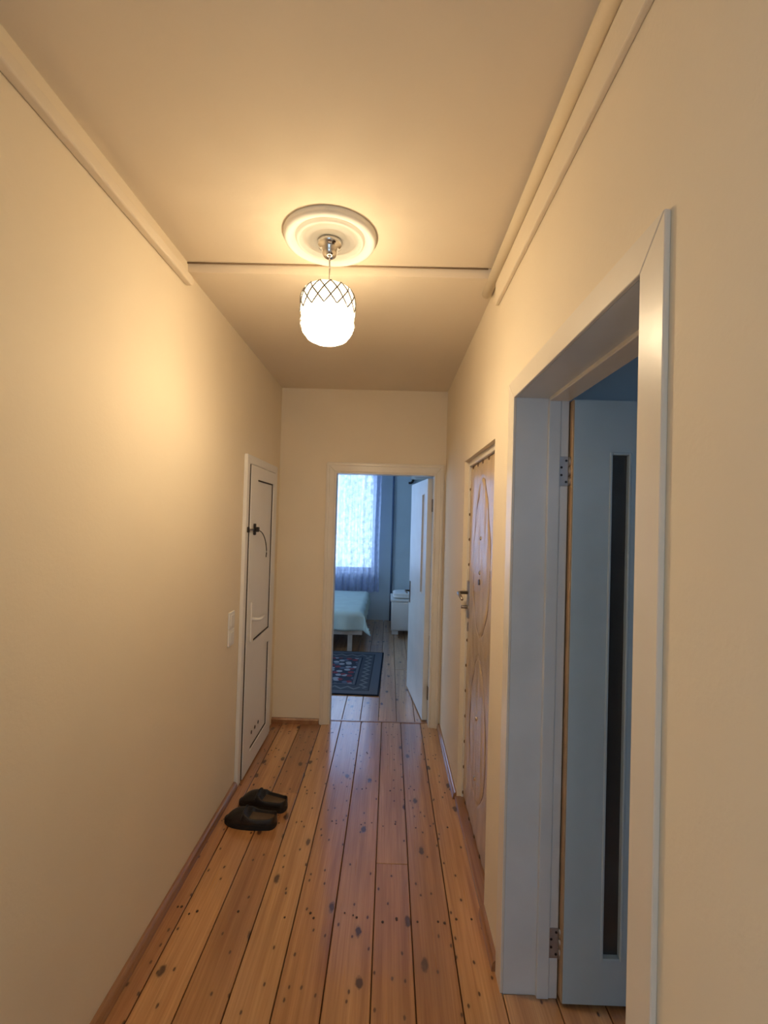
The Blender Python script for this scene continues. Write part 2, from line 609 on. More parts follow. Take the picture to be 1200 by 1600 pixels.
# lining of the bedroom side of the end wall
struct(wall_mesh('wall_bedroom_near', 'Y', YF1 - 0.012, YF1, BX0, BX1, -0.12, 2.75, [D2], M['blue_wall']), 'blue papered bedroom wall beside its door')
BW = (-1.82, -0.216, 0.75, 2.45)
struct(wall_mesh('wall_bedroom_far', 'Y', BY1, BY1 + 0.30, BX0, BX1, -0.12, 2.75, [BW], M['blue_wall']), 'blue papered bedroom wall with the bright window')
struct(wall_mesh('wall_bedroom_left', 'X', BX0 - 0.1, BX0, YF1, BY1, -0.12, 2.75, [(4.2, 6.0, 0.8, 2.4)], M['blue_wall']), 'blue papered bedroom wall beyond the bed')
struct(wall_mesh('wall_bedroom_right', 'X', BX1, BX1 + 0.1, YF1, BY1, -0.12, 2.75, [], M['blue_wall']), 'blue papered bedroom wall beyond the cabinet')
SW = (1.40, 2.05, 1.35, 2.25)
struct(wall_mesh('wall_side_room_far', 'Y', SY1, SY1 + 0.1, XR2, SX1, -0.12, 2.75, [], M['blue_pale']), 'pale blue side room wall behind the open door')
struct(wall_mesh('wall_side_room_near', 'Y', SY0 - 0.2, SY0, XR2, SX1, -0.12, 2.75, [SW], M['blue_pale']), 'pale blue side room wall with an added window')
struct(wall_mesh('wall_side_room_right', 'X', SX1, SX1 + 0.1, SY0, SY1, -0.12, 2.75, [], M['blue_pale']), 'pale blue outer wall of the side room')

# ceilings
pts = [(YB, HN), (YSTEP, HN), (YSTEP + 0.004, HFAR), (YF0, HFAR), (YF0, 2.75), (YB, 2.75)]
struct(prism('ceiling', pts, 'X', XL, XR, M['ceiling']), 'cream hall ceiling with a shallow step down')
struct(box('ceiling_bedroom', BX0, BX1, YF1, BY1, BH, 2.75, M['blue_pale']), 'pale bedroom ceiling')
struct(box('ceiling_side_room', XR2, SX1, SY0, SY1, 2.60, 2.75, M['blue_pale']), 'pale side room ceiling')

# floors ------------------------------------------------------------
TH = 0.022
floor = struct(box('floor', XL, XR2, YB, 3.640, -0.12, -TH, M['gap']), 'varnished pine board floor of the hall')
floor_b = struct(box('floor_bedroom', BX0, BX1, 3.640, BY1, -0.12, -TH, M['gap']), 'varnished pine board floor of the bedroom')
floor_s = struct(box('floor_side_room', XR2, SX1, SY0, SY1, -0.12, -TH, M['gap']), 'pine board floor of the side room')


def plank(parent, x0, x1, y0, y1, g=0.0017, mat='floor_pine'):
    dz = random.uniform(-0.0009, 0.0)
    return box('plank', x0 + g, x1 - g, y0 + g * 0.5, y1 - g * 0.5, -TH, dz, M[mat], parent, 0.0025)


edges = [XL, -0.777, -0.634, -0.482, -0.331, -0.176, -0.018, 0.129, 0.283, XR]
cuts = {0: [1.05], 1: [0.6], 2: [2.67], 3: [-0.4], 4: [0.35], 5: [0.9], 6: [2.154], 7: [-0.1], 8: [0.5]}
for i in range(9):
    ys = [YB] + cuts[i] + [3.640]
    for a, b in zip(ys[:-1], ys[1:]):
        plank(floor, edges[i], edges[i + 1], a, b, mat='floor_pine_dark' if (i in (0, 7) or (i == 2 and a > 2)) else 'floor_pine')
plank(floor, XR, XR2, D1[0], D1[1])
x = BX0
bx_edges = [BX0]
off = -0.045
while x < BX1:
    x = off + 0.1435 * round((x + 0.1435 - off) / 0.1435)
    if x < BX1 - 0.05:
        bx_edges.append(x)
    else:
        break
bx_edges.append(BX1)
for a, b in zip(bx_edges[:-1], bx_edges[1:]):
    c = random.uniform(4.8, 6.6)
    plank(floor_b, a, b, 3.640, c)
    plank(floor_b, a, b, c, BY1)
n = 16
for i in range(n):
    a = XR2 + (SX1 - XR2) * i / n
    plank(floor_s, a, a + (SX1 - XR2) / n, SY0, SY1)

# nail heads over the joists
bm = bmesh.new()
for yj in (1.28, 1.86, 2.42, 2.74, 3.16, 3.42):
    for i in range(9):
        for k in range(random.choice((1, 2, 2, 3))):
            x = edges[i] + (edges[i + 1] - edges[i]) * random.uniform(0.14, 0.86)
            y = yj + random.uniform(-0.018, 0.018)
            r = random.uniform(0.0035, 0.0055)
            c = [bm.verts.new((x + r * math.cos(2 * PI * q / 8), y + r * 1.3 * math.sin(2 * PI * q / 8), 0.0006)) for q in range(8)]
            t = bm.verts.new((x, y, 0.0014))
            for q in range(8):
                bm.faces.new((c[q], c[(q + 1) % 8], t))
nh = finish('nail_heads', bm, M['nail'], floor)
nh['kind'] = 'stuff'

# skirting: quarter-round pine strips
def quarter(x, s, z=0.032, d=0.020):
    return [(x, 0.0)] + [(x + s * d * math.cos(a * PI / 12) ** 0.8, z * math.sin(a * PI / 12) ** 0.8 if a else 0.0) for a in range(0, 6)] + [(x, z)]


o = prism('baseboard_left', quarter(XL, 1, 0.036, 0.024), 'Y', YB, 2.698, M['base_pine'])
struct(o, 'brown quarter-round skirting along the long cream wall')
o = prism('baseboard_right', quarter(XR, -1, 0.040, 0.022), 'Y', 2.664, YF0 - 0.02, M['base_pine'])
struct(o, 'short brown skirting past the padded door')
o = prism('baseboard_right_near', quarter(XR, -1, 0.040, 0.022), 'Y', YB, 0.705, M['base_pine'])
struct(o, 'brown skirting before the side room doorway')
o = prism('baseboard_right_middle', quarter(XR, -1, 0.040, 0.022), 'Y', 1.660, 1.897, M['base_pine'])
struct(o, 'short brown skirting between the two right-hand doors')
o = prism('baseboard_far', [(YF0, 0.0), (YF0 - 0.02, 0.0), (YF0 - 0.02, 0.030), (YF0 - 0.012, 0.040), (YF0, 0.040)], 'X', XL, -0.500, M['base_pine'])
struct(o, 'brown skirting left of the bedroom doorway')


# windows -----------------------------------------------------------
def window(name, hole, y, depth, label, cols):
    x0, x1, z0, z1 = hole
    w = struct(empty(name, ((x0 + x1) / 2, y, z0)), label)
    parts = []
    f = 0.055
    bm = bmesh.new()
    add_box(bm, x0, x0 + f, y, y + depth, z0, z1, 0.004)
    add_box(bm, x1 - f, x1, y, y + depth, z0, z1, 0.004)
    add_box(bm, x0 + f, x1 - f, y, y + depth, z0, z0 + f, 0.004)
    add_box(bm, x0 + f, x1 - f, y, y + depth, z1 - f, z1, 0.004)
    parts.append(finish('window_frame', bm, M['plastic']))
    for k in range(1, cols):
        xc = x0 + (x1 - x0) * k / cols
        parts.append(box('mullion', xc - 0.03, xc + 0.03, y, y + depth, z0 + f, z1 - f, M['plastic'], None, 0.004))
    for k in range(cols):
        a = x0 + (x1 - x0) * k / cols + (f if k == 0 else 0.03)
        b = x0 + (x1 - x0) * (k + 1) / cols - (f if k == cols - 1 else 0.03)
        parts.append(box('pane', a, b, y + depth * 0.45, y + depth * 0.55, z0 + f, z1 - f, M['pane']))
    keep(w, *parts)
    return w


w1 = window('window_1', BW, BY1 + 0.10, 0.06, 'white framed bedroom window behind the sheer curtain', 2)
keep(w1, box('window_sill', BW[0] - 0.04, BW[1] + 0.04, BY1 - 0.06, BY1 + 0.10, BW[2] - 0.03, BW[2], M['plastic'], None, 0.006, 2))


def side_window(name, x, hole, label):
    u0, u1, z0, z1 = hole
    um = (u0 + u1) / 2
    w = struct(empty(name, (x, um, z0)), label)
    bm = bmesh.new()
    for (a, b, c, d) in ((u0, u0 + .06, z0, z1), (u1 - .06, u1, z0, z1), (u0 + .06, u1 - .06, z0, z0 + .06), (u0 + .06, u1 - .06, z1 - .06, z1)):
        add_box(bm, x - 0.08, x - 0.02, a, b, c, d, 0.004)
    keep(w, finish('window_frame', bm, M['plastic']),
         box('mullion', x - 0.08, x - 0.02, um - .03, um + .03, z0 + .06, z1 - .06, M['plastic'], None, 0.004),
         box('pane', x - 0.053, x - 0.047, u0 + .06, um - .03, z0 + .06, z1 - .06, M['pane']),
         box('pane', x - 0.053, x - 0.047, um + .03, u1 - .06, z0 + .06, z1 - .06, M['pane']))


side_window('window_4_added', BX0, (4.2, 6.0, 0.8, 2.4), 'white framed second bedroom window, unseen, added for daylight')  # out of view, added so more daylight reaches the bedroom
window('window_2_added', SW, SY0 - 0.14, 0.06, 'white framed side room window, unseen, added for daylight', 2)  # out of view, added as the side room's daylight source
window('window_5_added', HE, YB - 0.11, 0.06, 'small white framed window at the hall end, unseen, added for daylight', 1)  # unseen, added to bring daylight in from the hall end
side_window('window_3_added', XL, HW, 'white framed hall window in the long cream wall, unseen, added for daylight')  # unseen, added behind the camera to light the near hall


# ------------------------------------------------------------------ door 1: side room doorway (right wall, close)
d1 = struct(empty('door_1', (XR, (D1[0] + D1[1]) / 2, 0)), 'open cream door and casing of the side room, narrow dark glass strip')
ps = []
cx0, cx1 = 0.414, XR           # casing thickness
i0, i1, it = D1[0] + 0.002, D1[1] - 0.002, D1[3] - 0.002
o0, o1, ot = 0.716, 1.654, 2.076
g = 0.0012
ps.append(prism('casing_board', [(o0, 0), (i0, 0), (i0, it - g), (o0, ot - g)], 'X', cx0, cx1, M['gloss_cream'], None, 0.0015))
ps.append(prism('casing_board', [(i1, 0), (o1, 0), (o1, ot - g), (i1, it - g)], 'X', cx0, cx1, M['gloss_cream'], None, 0.0015))
ps.append(prism('casing_board', [(i0 + g, it), (i1 - g, it), (o1 - g, ot), (o0 + g, ot)], 'X', cx0, cx1, M['gloss_cream'], None, 0.0015))
# lining and rebated frame
ps.append(box('jamb', XR, 0.532, i1, i1 + 0.002 + 0.010, 0, it, M['gloss_white'], None))
ps.append(box('jamb', XR, 0.532, i0 - 0.012, i0, 0, it, M['gloss_white'], None))
ps.append(box('head_jamb', XR, 0.532, i0, i1, it, it + 0.012, M['gloss_white'], None))
ps.append(box('door_frame', 0.532, 0.572, i1 - 0.014, i1 + 0.012, 0, it, M['gloss_white'], None, 0.002))
ps.append(box('door_frame', 0.573, 0.601, i1 - 0.011, i1 + 0.012, 0, it, M['gloss_white'], None, 0.002))
ps.append(box('door_frame', 0.532, 0.601, i0 - 0.012, i0 + 0.014, 0, it, M['gloss_white'], None, 0.002))
ps.append(box('door_frame', 0.532, 0.601, i0 + 0.014, i1 - 0.014, it - 0.012, it + 0.012, M['gloss_cream'], None, 0.002))
keep(d1, *ps)


def slit_leaf(name, width, height, thick, s0, s1, z0, z1, handle_z, mat, glass):
    """leaf in local space: hinge at x=0, free edge at x=width, thickness along +y; a narrow glass strip near the hinge"""
    leaf = wall_mesh(name, 'Y', 0, thick, 0, width, 0.012, height, [(s0, s1, z0, z1)], mat)
    bd = 0.009
    for (a, b, c, d) in ((s0, s0 + bd, z0, z1), (s1 - bd, s1, z0, z1), (s0 + bd, s1 - bd, z1 - bd, z1), (s0 + bd, s1 - bd, z0, z0 + bd)):
        box('glazing_bead', a, b, -0.004, thick + 0.004, c, d, mat, leaf, 0.002)
    box('glass_strip', s0 + bd, s1 - bd, thick * 0.35, thick * 0.65, z0 + bd, z1 - bd, glass, leaf)
    for sy in (-1, 1):
        y = 0 if sy < 0 else thick
        pl = box('handle_plate', width - 0.075, width - 0.040, y - 0.006 if sy < 0 else y, y if sy < 0 else y + 0.006, handle_z - 0.11, handle_z + 0.09, M['bronze'], leaf, 0.002)
        yy = y + sy * 0.045
        tube('lever', [(width - 0.058, y, handle_z), (width - 0.058, yy, handle_z), (width - 0.066, yy + sy * 0.006, handle_z), (width - 0.17, yy, handle_z - 0.004)], [0.008, 0.008, 0.008, 0.006], M['bronze'], leaf)
    return leaf


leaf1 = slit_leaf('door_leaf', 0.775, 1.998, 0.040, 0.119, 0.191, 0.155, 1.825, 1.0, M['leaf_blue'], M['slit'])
leaf1.matrix_world = Matrix.Translation((0.609, 1.548, 0))
box('leaf_edge_strip', -0.004, 0.0, 0.002, 0.040, 0.012, 1.998, M['raw_wood'], leaf1)
leaf1.parent = d1
leaf1.matrix_parent_inverse = d1.matrix_basis.inverted()


def hinge(parent, x, y, z, h=0.10):
    """butt hinge: plate on the frame face, three knuckles, screws"""
    hp = box('hinge', x - 0.032, x, y - 0.002, y, z - h / 2, z + h / 2, M['hinge'], None, 0.001)
    for k in range(3):
        z0 = z - h / 2 + k * h / 3
        bm = bmesh.new()
        add_tube(bm, [(x + 0.005, y - 0.004, z0 + 0.002), (x + 0.005, y - 0.004, z0 + h / 3 - 0.002)], 0.0065, 10)
        q = finish('knuckle', bm, M['hinge'], hp, True)
    for (dx, dz) in ((-0.008, 0.036), (-0.024, 0.013), (-0.024, -0.013), (-0.008, -0.036)):
        bm = bmesh.new()
        add_tube(bm, [(x + dx, y - 0.002, z + dz), (x + dx, y - 0.0032, z + dz)], 0.0042, 8)
        finish('screw', bm, M['black'], hp)
    keep(parent, hp)
    return hp


hinge(d1, 0.601, i1 - 0.011, 1.760)
hinge(d1, 0.601, i1 - 0.011, 0.185)

# ------------------------------------------------------------------ door 2: bedroom doorway (end wall)
d2 = struct(empty('door_2', ((D2[0] + D2[1]) / 2, YF0, 0)), 'bedroom doorway with cream casing and open white door')
ps = []
a0, a1, at = D2[0], D2[1], D2[3]
b0, b1, bt = -0.496, 0.4115, 2.012


def casing_far(name, poly):
    o = prism(name, poly, 'Y', YF0 - 0.016, YF0, M['gloss_cream'], None, 0.002)
    return o


ps.append(casing_far('casing_board', [(b0, 0), (a0, 0), (a0, at - g), (b0, bt - g)]))
ps.append(casing_far('casing_board', [(a1, 0), (b1, 0), (b1, bt - g), (a1, at - g)]))
ps.append(casing_far('casing_board', [(a0 + g, at), (a1 - g, at), (b1 - g, bt), (b0 + g, bt)]))
# raised inner moulding of the casing
for nm, poly in (('casing_bead', [(b0 + .008, 0), (b0 + .026, 0), (b0 + .026, bt - .026), (b0 + .008, bt - .008)]),
                 ('casing_bead', [(b1 - .026, 0), (b1 - .008, 0), (b1 - .008, bt - .008), (b1 - .026, bt - .026)]),
                 ('casing_bead', [(b0 + .026, bt - .026), (b1 - .026, bt - .026), (b1 - .008, bt - .008), (b0 + .008, bt - .008)])):
    ps.append(prism(nm, poly, 'Y', YF0 - 0.021, YF0 - 0.016, M['gloss_cream'], None, 0.002))
ps.append(box('jamb', a0, a0 + 0.014, YF0 - 0.012, YF1, 0, at, M['gloss_cream'], None, 0.002))
ps.append(box('jamb', a1 - 0.014, a1, YF0 - 0.012, YF1, 0, at, M['gloss_cream'], None, 0.002))
ps.append(box('head_jamb', a0 + 0.014, a1 - 0.014, YF0 - 0.012, YF1, at - 0.014, at, M['gloss_cream'], None, 0.002))
ps.append(box('threshold', a0 + 0.014, a1 - 0.014, 3.632, 3.650, 0.0, 0.003, M['base_pine'], None))
keep(d2, *ps)
leaf2 = slit_leaf('door_leaf', 0.755, 1.915, 0.040, 0.125, 0.205, 0.98, 1.80, 0.92, M['gloss_white'], M['slit'])
leaf2.matrix_world = Matrix.Translation((a1 - 0.016, YF1 + 0.004, 0)) @ Matrix.Rotation(math.radians(97.0), 4, 'Z')
leaf2.parent = d2
leaf2.matrix_parent_inverse = d2.matrix_basis.inverted()
for z in (1.70, 0.23):
    hp = box('hinge', a1 - 0.022, a1 - 0.0135, YF1 - 0.034, YF1 + 0.003, z - 0.05, z + 0.05, M['bronze'], None, 0.002)
    keep(d2, hp)

# ------------------------------------------------------------------ door 3: white plastic door (left wall)
d3 = struct(empty('door_3', (XL, (D3[0] + D3[1]) / 2, 0)), 'white plastic door with two panels in the long cream wall')
ps = []
fx = XL + 0.022
y0, y1, zt = D3[0], D3[1], D3[3]
fw = 0.052
ps.append(prism('door_frame', [(y0, 0), (y0 + fw, 0), (y0 + fw, zt - fw), (y0, zt)], 'X', XL, fx, M['plastic'], None, 0.003))
ps.append(prism('door_frame', [(y1 - fw, 0), (y1, 0), (y1, zt), (y1 - fw, zt - fw)], 'X', XL, fx, M['plastic'], None, 0.003))
ps.append(prism('door_frame', [(y0 + fw, zt - fw), (y1 - fw, zt - fw), (y1, zt), (y0, zt)], 'X', XL, fx, M['plastic'], None, 0.003))
ps.append(box('frame_gap', XL, XL + 0.004, y0 + fw, y1 - fw, 0.004, zt - fw, M['rubber']))
ps.append(box('gap_dark_strip', XL + 0.004, XL + 0.0245, y0 + fw, y0 + fw + 0.011, 0.012, zt - fw - 0.004, M['rubber']))  # dark strip filling the gap, drawn in place of its shade
keep(d3, *ps)
s0, s1 = y0 + fw + 0.0115, y1 - fw - 0.004
sb, st = 0.012, zt - fw - 0.006
P0, P1 = 2.897, 3.292
LZ0, LZ1, UZ0, UZ1 = 0.112, 0.702, 0.792, 1.808
sash = wall_mesh('sash', 'X', XL + 0.004, XL + 0.030, s0, s1, sb, st, [(P0, P1, LZ0, LZ1), (P0, P1, UZ0, UZ1)], M['plastic'])
keep(d3, sash)
for (za, zb) in ((LZ0, LZ1), (UZ0, UZ1)):
    p = box('panel', XL + 0.005, XL + 0.018, P0, P1, za, zb, M['plastic'])
    p.parent = sash
    gw = 0.008
    for (a, b, c, d) in ((P0, P0 + gw * 0.5, za, zb), (P1 - gw, P1, za, zb), (P0 + gw, P1 - gw, zb - gw, zb), (P0 + gw, P1 - gw, za, za + gw)):
        q = box('gasket', XL + 0.0185, XL + 0.0225, a, b, c, d, M['rubber'])
        q.parent = sash
for k in range(3):
    bm = bmesh.new()
    yk = 2.965 + 0.075 * k
    add_tube(bm, [(XL + 0.0180, yk, 0.20), (XL + 0.0195, yk, 0.20)], 0.012, 12)
    q = finish('vent_hole', bm, M['black'], sash)
# handle
hx = XL + 0.030
hpz = 0.93
hpl = box('handle_plate', hx, hx + 0.010, 2.815, 2.847, hpz - 0.12, hpz + 0.12, M['plastic'], None, 0.004, 2)
keep(d3, hpl)
lv = tube('lever', [(hx + 0.008, 2.831, 0.948), (hx + 0.048, 2.831, 0.948), (hx + 0.054, 2.842, 0.948), (hx + 0.052, 2.955, 0.946)], [0.011, 0.010, 0.010, 0.009], M['plastic'], hpl, 10)
# black catch on the frame edge with a bent wire
ctc = box('catch_plate', hx, hx + 0.014, 2.822, 2.842, 1.462, 1.532, M['black'], None, 0.003)
keep(d3, ctc)
box('catch_knob', hx + 0.014, hx + 0.034, 2.820, 2.846, 1.482, 1.512, M['black'], ctc, 0.005, 2)
tube('catch_bolt', [(hx + 0.006, 2.830, 1.497), (hx + 0.006, 2.735, 1.497)], 0.005, M['steel'], ctc)
box('catch_keeper', fx, fx + 0.012, 2.722, 2.742, 1.480, 1.514, M['black'], ctc, 0.003)
wp = []
for k in range(15):
    t = k / 14
    wp.append((hx + 0.022 - 0.004 * t, 2.845 + 0.235 * math.sin(t * PI / 2 * 0.95), 1.490 - 0.155 * (1 - math.cos(t * PI / 2))))
wp.append((hx + 0.018, 3.072, 1.308))
tube('catch_wire', wp, 0.0032, M['black'], ctc)

# ------------------------------------------------------------------ door 4: padded entrance door (right wall recess)
d4 = struct(empty('door_4', (XR, (D4[0] + D4[1]) / 2, 0)), 'entrance door padded with brown vinyl, tacked edges and lever handle')
RX = XR + 0.030
y0, y1, zt = D4[0], D4[1], D4[3]
ps = []
ps.append(box('door_frame', RX - 0.006, RX + 0.06, y0, y0 + 0.020, 0, zt, M['gloss_cream'], None, 0.002))
ps.append(box('door_frame', RX - 0.006, RX + 0.06, y1 - 0.012, y1, 0, zt, M['gloss_cream'], None, 0.002))
ps.append(box('door_frame', RX - 0.006, RX + 0.06, y0 + 0.020, y1 - 0.012, zt - 0.030, zt, M['gloss_cream'], None, 0.002))
ps.append(box('threshold', XR - 0.012, RX + 0.02, y0 + 0.002, y1 - 0.002, 0.0, 0.026, M['base_pine'], None, 0.005))
ps.append(box('door_back', RX + 0.030, RX + 0.06, y0 + 0.020, y1 - 0.012, 0.026, zt - 0.03, M['stairs_dark']))
keep(d4, *ps)
py0, py1, pz0, pz1 = y0 + 0.022, y1 - 0.014, 0.030, zt - 0.032


def ogive(z):
    """half width of the stitched outline at height z (two pointed panels)"""
    for a, b in ((1.02, 1.80), (0.22, 0.92)):
        if a < z < b:
            t = (z - a) / (b - a)
            return 0.235 * (math.sin(PI * t) ** 0.55) * (1.0 - 0.28 * t)
    return None


yc = (py0 + py1) / 2


def padded(u, v):
    y = py0 + (py1 - py0) * u
    z = pz0 + (pz1 - pz0) * v
    e = min(y - py0, py1 - y, z - pz0, pz1 - z)
    h = 0.009 * (1 - math.exp(-e / 0.006)) + 0.003 * (1 - math.exp(-e / 0.05))
    w = ogive(z)
    if w is not None:
        dd = abs(abs(y - yc) - w)
        h -= 0.005 * math.exp(-(dd / 0.010) ** 2)
        if abs(y - yc) < w:
            h += 0.0025 * (1 - (abs(y - yc) / w) ** 2)
            h += 0.0011 * math.sin((y - yc) * 95 + 0.8 * math.sin(z * 7)) * math.sin(z * 2.1 + 1.0)
    h += 0.0012 * math.sin(y * 60 + 3 * math.sin(z * 4))
    return (RX + 0.012 - h, y, z)


pad = grid_surface('padding', 80, 200, padded, M['vinyl'])
keep(d4, pad)
for (za, zb) in ((1.02, 1.80), (0.22, 0.92)):
    for s in (-1, 1):
        pts = []
        for k in range(31):
            t = 0.015 + 0.97 * k / 30
            z = za + (zb - za) * t
            y = yc + s * ogive(z)
            pts.append((padded((y - py0) / (py1 - py0), (z - pz0) / (pz1 - pz0))[0] - 0.0005, y, z))
        tube('piping', pts, 0.0032, M['crease'], pad, 6)
bm0 = bmesh.new()
bmesh.ops.create_uvsphere(bm0, u_segments=8, v_segments=5, radius=0.0092)
tack_me = bpy.data.meshes.new('tack')
bm0.to_mesh(tack_me)
bm0.free()
tack_me.materials.append(M['tack'])
spots = [(py1 - 0.014, pz0 + 0.03 + 0.142 * k) for k in range(13)] + [(py0 + 0.014, pz0 + 0.03 + 0.142 * k) for k in range(13)]
spots += [(py0 + 0.10 + 0.135 * k, pz1 - 0.014) for k in range(5)] + [(py0 + 0.10 + 0.135 * k, pz0 + 0.014) for k in range(5)]
for (y, z) in spots:
    t = bpy.data.objects.new('tack', tack_me)
    COL.objects.link(t)
    t.parent = pad
    t.location = (padded((y - py0) / (py1 - py0), (z - pz0) / (pz1 - pz0))[0] - 0.001, y, z)
    t.scale = (0.6, 1, 1)
for z in (1.33, 1.50, 0.33, 0.62):
    t = bpy.data.objects.new('stud', tack_me.copy())
    t.data.materials[0] = M['chrome']
    COL.objects.link(t)
    t.parent = pad
    t.location = (padded((yc - py0) / (py1 - py0), (z - pz0) / (pz1 - pz0))[0] - 0.001, yc, z)
    t.scale = (0.6, 1.2, 1.2)
bm = bmesh.new()
px_ = padded(0.5, (1.285 - pz0) / (pz1 - pz0))[0]
add_tube(bm, [(px_ + 0.004, yc, 1.285), (px_ - 0.006, yc, 1.285)], 0.014, 14)
finish('peephole', bm, M['bronze'], pad)
# lever handle on a long plate near the free edge
hy = py1 - 0.050
hxp = RX - 0.002
hpl = box('handle_plate', hxp - 0.006, hxp + 0.012, hy - 0.021, hy + 0.021, 1.045, 1.250, M['steel'], None, 0.003)
keep(d4, hpl)
tube('lever', [(hxp, hy, 1.185), (hxp - 0.050, hy, 1.185), (hxp - 0.058, hy - 0.012, 1.184), (hxp - 0.054, hy - 0.115, 1.165)], [0.009, 0.009, 0.010, 0.007], M['steel'], hpl, 10)
tube('key_turn', [(hxp, hy, 1.105), (hxp - 0.040, hy, 1.105)], 0.009, M['steel'], hpl, 10)
box('keyhole_cover', hxp - 0.004, hxp + 0.012, hy - 0.010, hy + 0.012, 0.970, 1.020, M['steel'], hpl, 0.003)

# ------------------------------------------------------------------ pipes and trunking under the ceiling
o = box('cable_trunking', XL, XL + 0.030, YB, YSTEP - 0.01, 2.515, 2.553, M['ceiling'], None, 0.007, 3)
tag(o, 'square cable trunking painted cream, high on the wall with the white plastic door', 'trunking')
bm = bmesh.new()
add_tube(bm, [(XR - 0.026, YB, HN - 0.033), (XR - 0.026, 2.02, HN - 0.033 - 0.004)], 0.021, 20)
o = finish('ceiling_pipe', bm, M['wall'], None, True)
tag(o, 'round pipe painted cream, tight in the ceiling corner above the side room door', 'pipe')
o = box('wall_trunking', XR - 0.016, XR, YB, 1.895, 2.470, 2.566, M['wall'], None, 0.004, 2)
tag(o, 'flat wide trunking strip painted cream, on the wall below the round pipe', 'trunking')

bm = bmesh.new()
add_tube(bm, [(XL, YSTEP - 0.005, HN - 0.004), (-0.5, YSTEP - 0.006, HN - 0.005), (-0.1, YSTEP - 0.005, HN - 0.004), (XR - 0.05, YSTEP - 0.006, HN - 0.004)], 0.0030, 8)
o = finish('ceiling_dark_line', bm, M['cable'], None, True)  # tube added to draw the dark crease line at the ceiling step
tag(o, 'thin brown tube added to draw the dark crease line along the shallow ceiling step behind the rosette', 'cable')

# ------------------------------------------------------------------ ceiling rosette and pendant lamp
LX, LY = -0.250, 1.700
rz = HN
prof = [(0.170, 0.0), (0.170, -0.012), (0.165, -0.022), (0.156, -0.027), (0.146, -0.024), (0.139, -0.016), (0.130, -0.012), (0.126, -0.012),
        (0.124, -0.022), (0.118, -0.026), (0.112, -0.022), (0.109, -0.012), (0.102, -0.010), (0.094, -0.016), (0.082, -0.022), (0.070, -0.018), (0.060, -0.013), (0.0, -0.012)]
o = lathe('ceiling_rosette', prof, M['plaster'], None, 64, (LX + 0.003, LY - 0.012, rz))
tag(o, 'round white plaster ceiling rosette with stepped rings above the pendant lamp', 'rosette')

lamp = tag(empty('pendant_lamp', (LX, LY, HN - 0.015)), 'small pendant lamp with a lit cut-glass shade hanging from a chrome cup', 'lamp')
ps = []
ps.append(lathe('canopy', [(0.0, 0.0), (0.046, 0.0), (0.047, -0.006), (0.044, -0.016), (0.036, -0.020), (0.031, -0.026), (0.029, -0.040), (0.022, -0.054), (0.012, -0.060), (0.0, -0.061)], M['chrome'], lamp, 40))
tube('cord', [(0, 0, -0.058), (0.002, 0, -0.10), (0, 0, -0.165)], 0.0032, M['chrome'], lamp)
ZT = 2.425 - (HN - 0.015)
ZB = 2.232 - (HN - 0.015)
lathe('shade_cap', [(0.0, ZT + 0.022), (0.012, ZT + 0.022), (0.022, ZT + 0.012), (0.050, ZT + 0.005), (0.052, ZT - 0.001), (0.0, ZT - 0.002)], M['chrome'], lamp, 32)
# shade: faceted crystal drum with rounded shoulders
bm = bmesh.new()
N = 48
prof = [(0.050, ZT), (0.078, ZT - 0.002), (0.090, ZT - 0.012), (0.096, ZT - 0.028)]
zb0 = ZB + 0.054
for k in range(1, 13):
    prof.append((0.0965, ZT - 0.028 + (zb0 - ZT + 0.028) * k / 12))
prof += [(0.090, ZB + 0.034), (0.074, ZB + 0.012), (0.050, ZB), (0.022, ZB - 0.004), (0.002, ZB - 0.005)]
rings = []
for q, (r, z) in enumerate(prof):
    ring = []
    for i in range(N):
        rr = r * (1.0 + (0.018 if ((i // 2 + q) % 2 == 0) else -0.018) * (1 if 2 <= q <= 16 else 0.3))
        a = 2 * PI * i / N
        ring.append(bm.verts.new((rr * math.cos(a), rr * math.sin(a), z)))
    rings.append(ring)
for a, b in zip(rings[:-1], rings[1:]):
    for i in range(N):
        j = (i + 1) % N
        bm.faces.new((a[i], b[i], b[j], a[j]))
shade = finish('shade', bm, M['lamp_glass'], lamp)
# cut lattice on the upper part of the shade and short cuts near its lower rim
bm = bmesh.new()
NL = 14
for i in range(NL):
    for s in (-1, 1):
        pts = []
        for k in range(9):
            t = k / 8
            z = ZT - 0.004 - 0.088 * t
            r = 0.083 + 0.0185 * min(1, t * 2.6) ** 0.6
            a = 2 * PI * i / NL + s * t * 2 * PI / NL * 1.5
            pts.append((r * math.cos(a), r * math.sin(a), z))
        add_tube(bm, pts, 0.0026, 5)
for i in range(NL):
    for s in (-1, 1):
        pts = []
        for k in range(5):
            t = k / 4
            a = 2 * PI * (i + 0.5) / NL + s * t * 2 * PI / NL * 0.35
            pts.append((0.1005 * math.cos(a), 0.1005 * math.sin(a), zb0 + 0.020 - 0.020 * t))
        add_tube(bm, pts, 0.0011, 5)
cut = finish('cut_pattern', bm, M['lamp_cut'], shade, True)
cut['kind'] = 'stuff'
lathe('bulb_socket', [(0.0, ZT - 0.002), (0.018, ZT - 0.002), (0.020, ZT - 0.048), (0.017, ZT - 0.060), (0.0, ZT - 0.060)], M['plastic'], lamp, 20)
lathe('bulb', [(0.0, ZT - 0.060), (0.014, ZT - 0.062), (0.018, ZT - 0.078), (0.030, ZT - 0.110), (0.032, ZT - 0.130), (0.024, ZT - 0.152), (0.0, ZT - 0.163)], M['bulb'], lamp, 24)
tube('filament', [(0.010 * math.cos(k * 1.1), 0.010 * math.sin(k * 1.1), ZT - 0.112 - 0.0016 * k) for k in range(20)], 0.0012, M['filament'], lamp, 5)
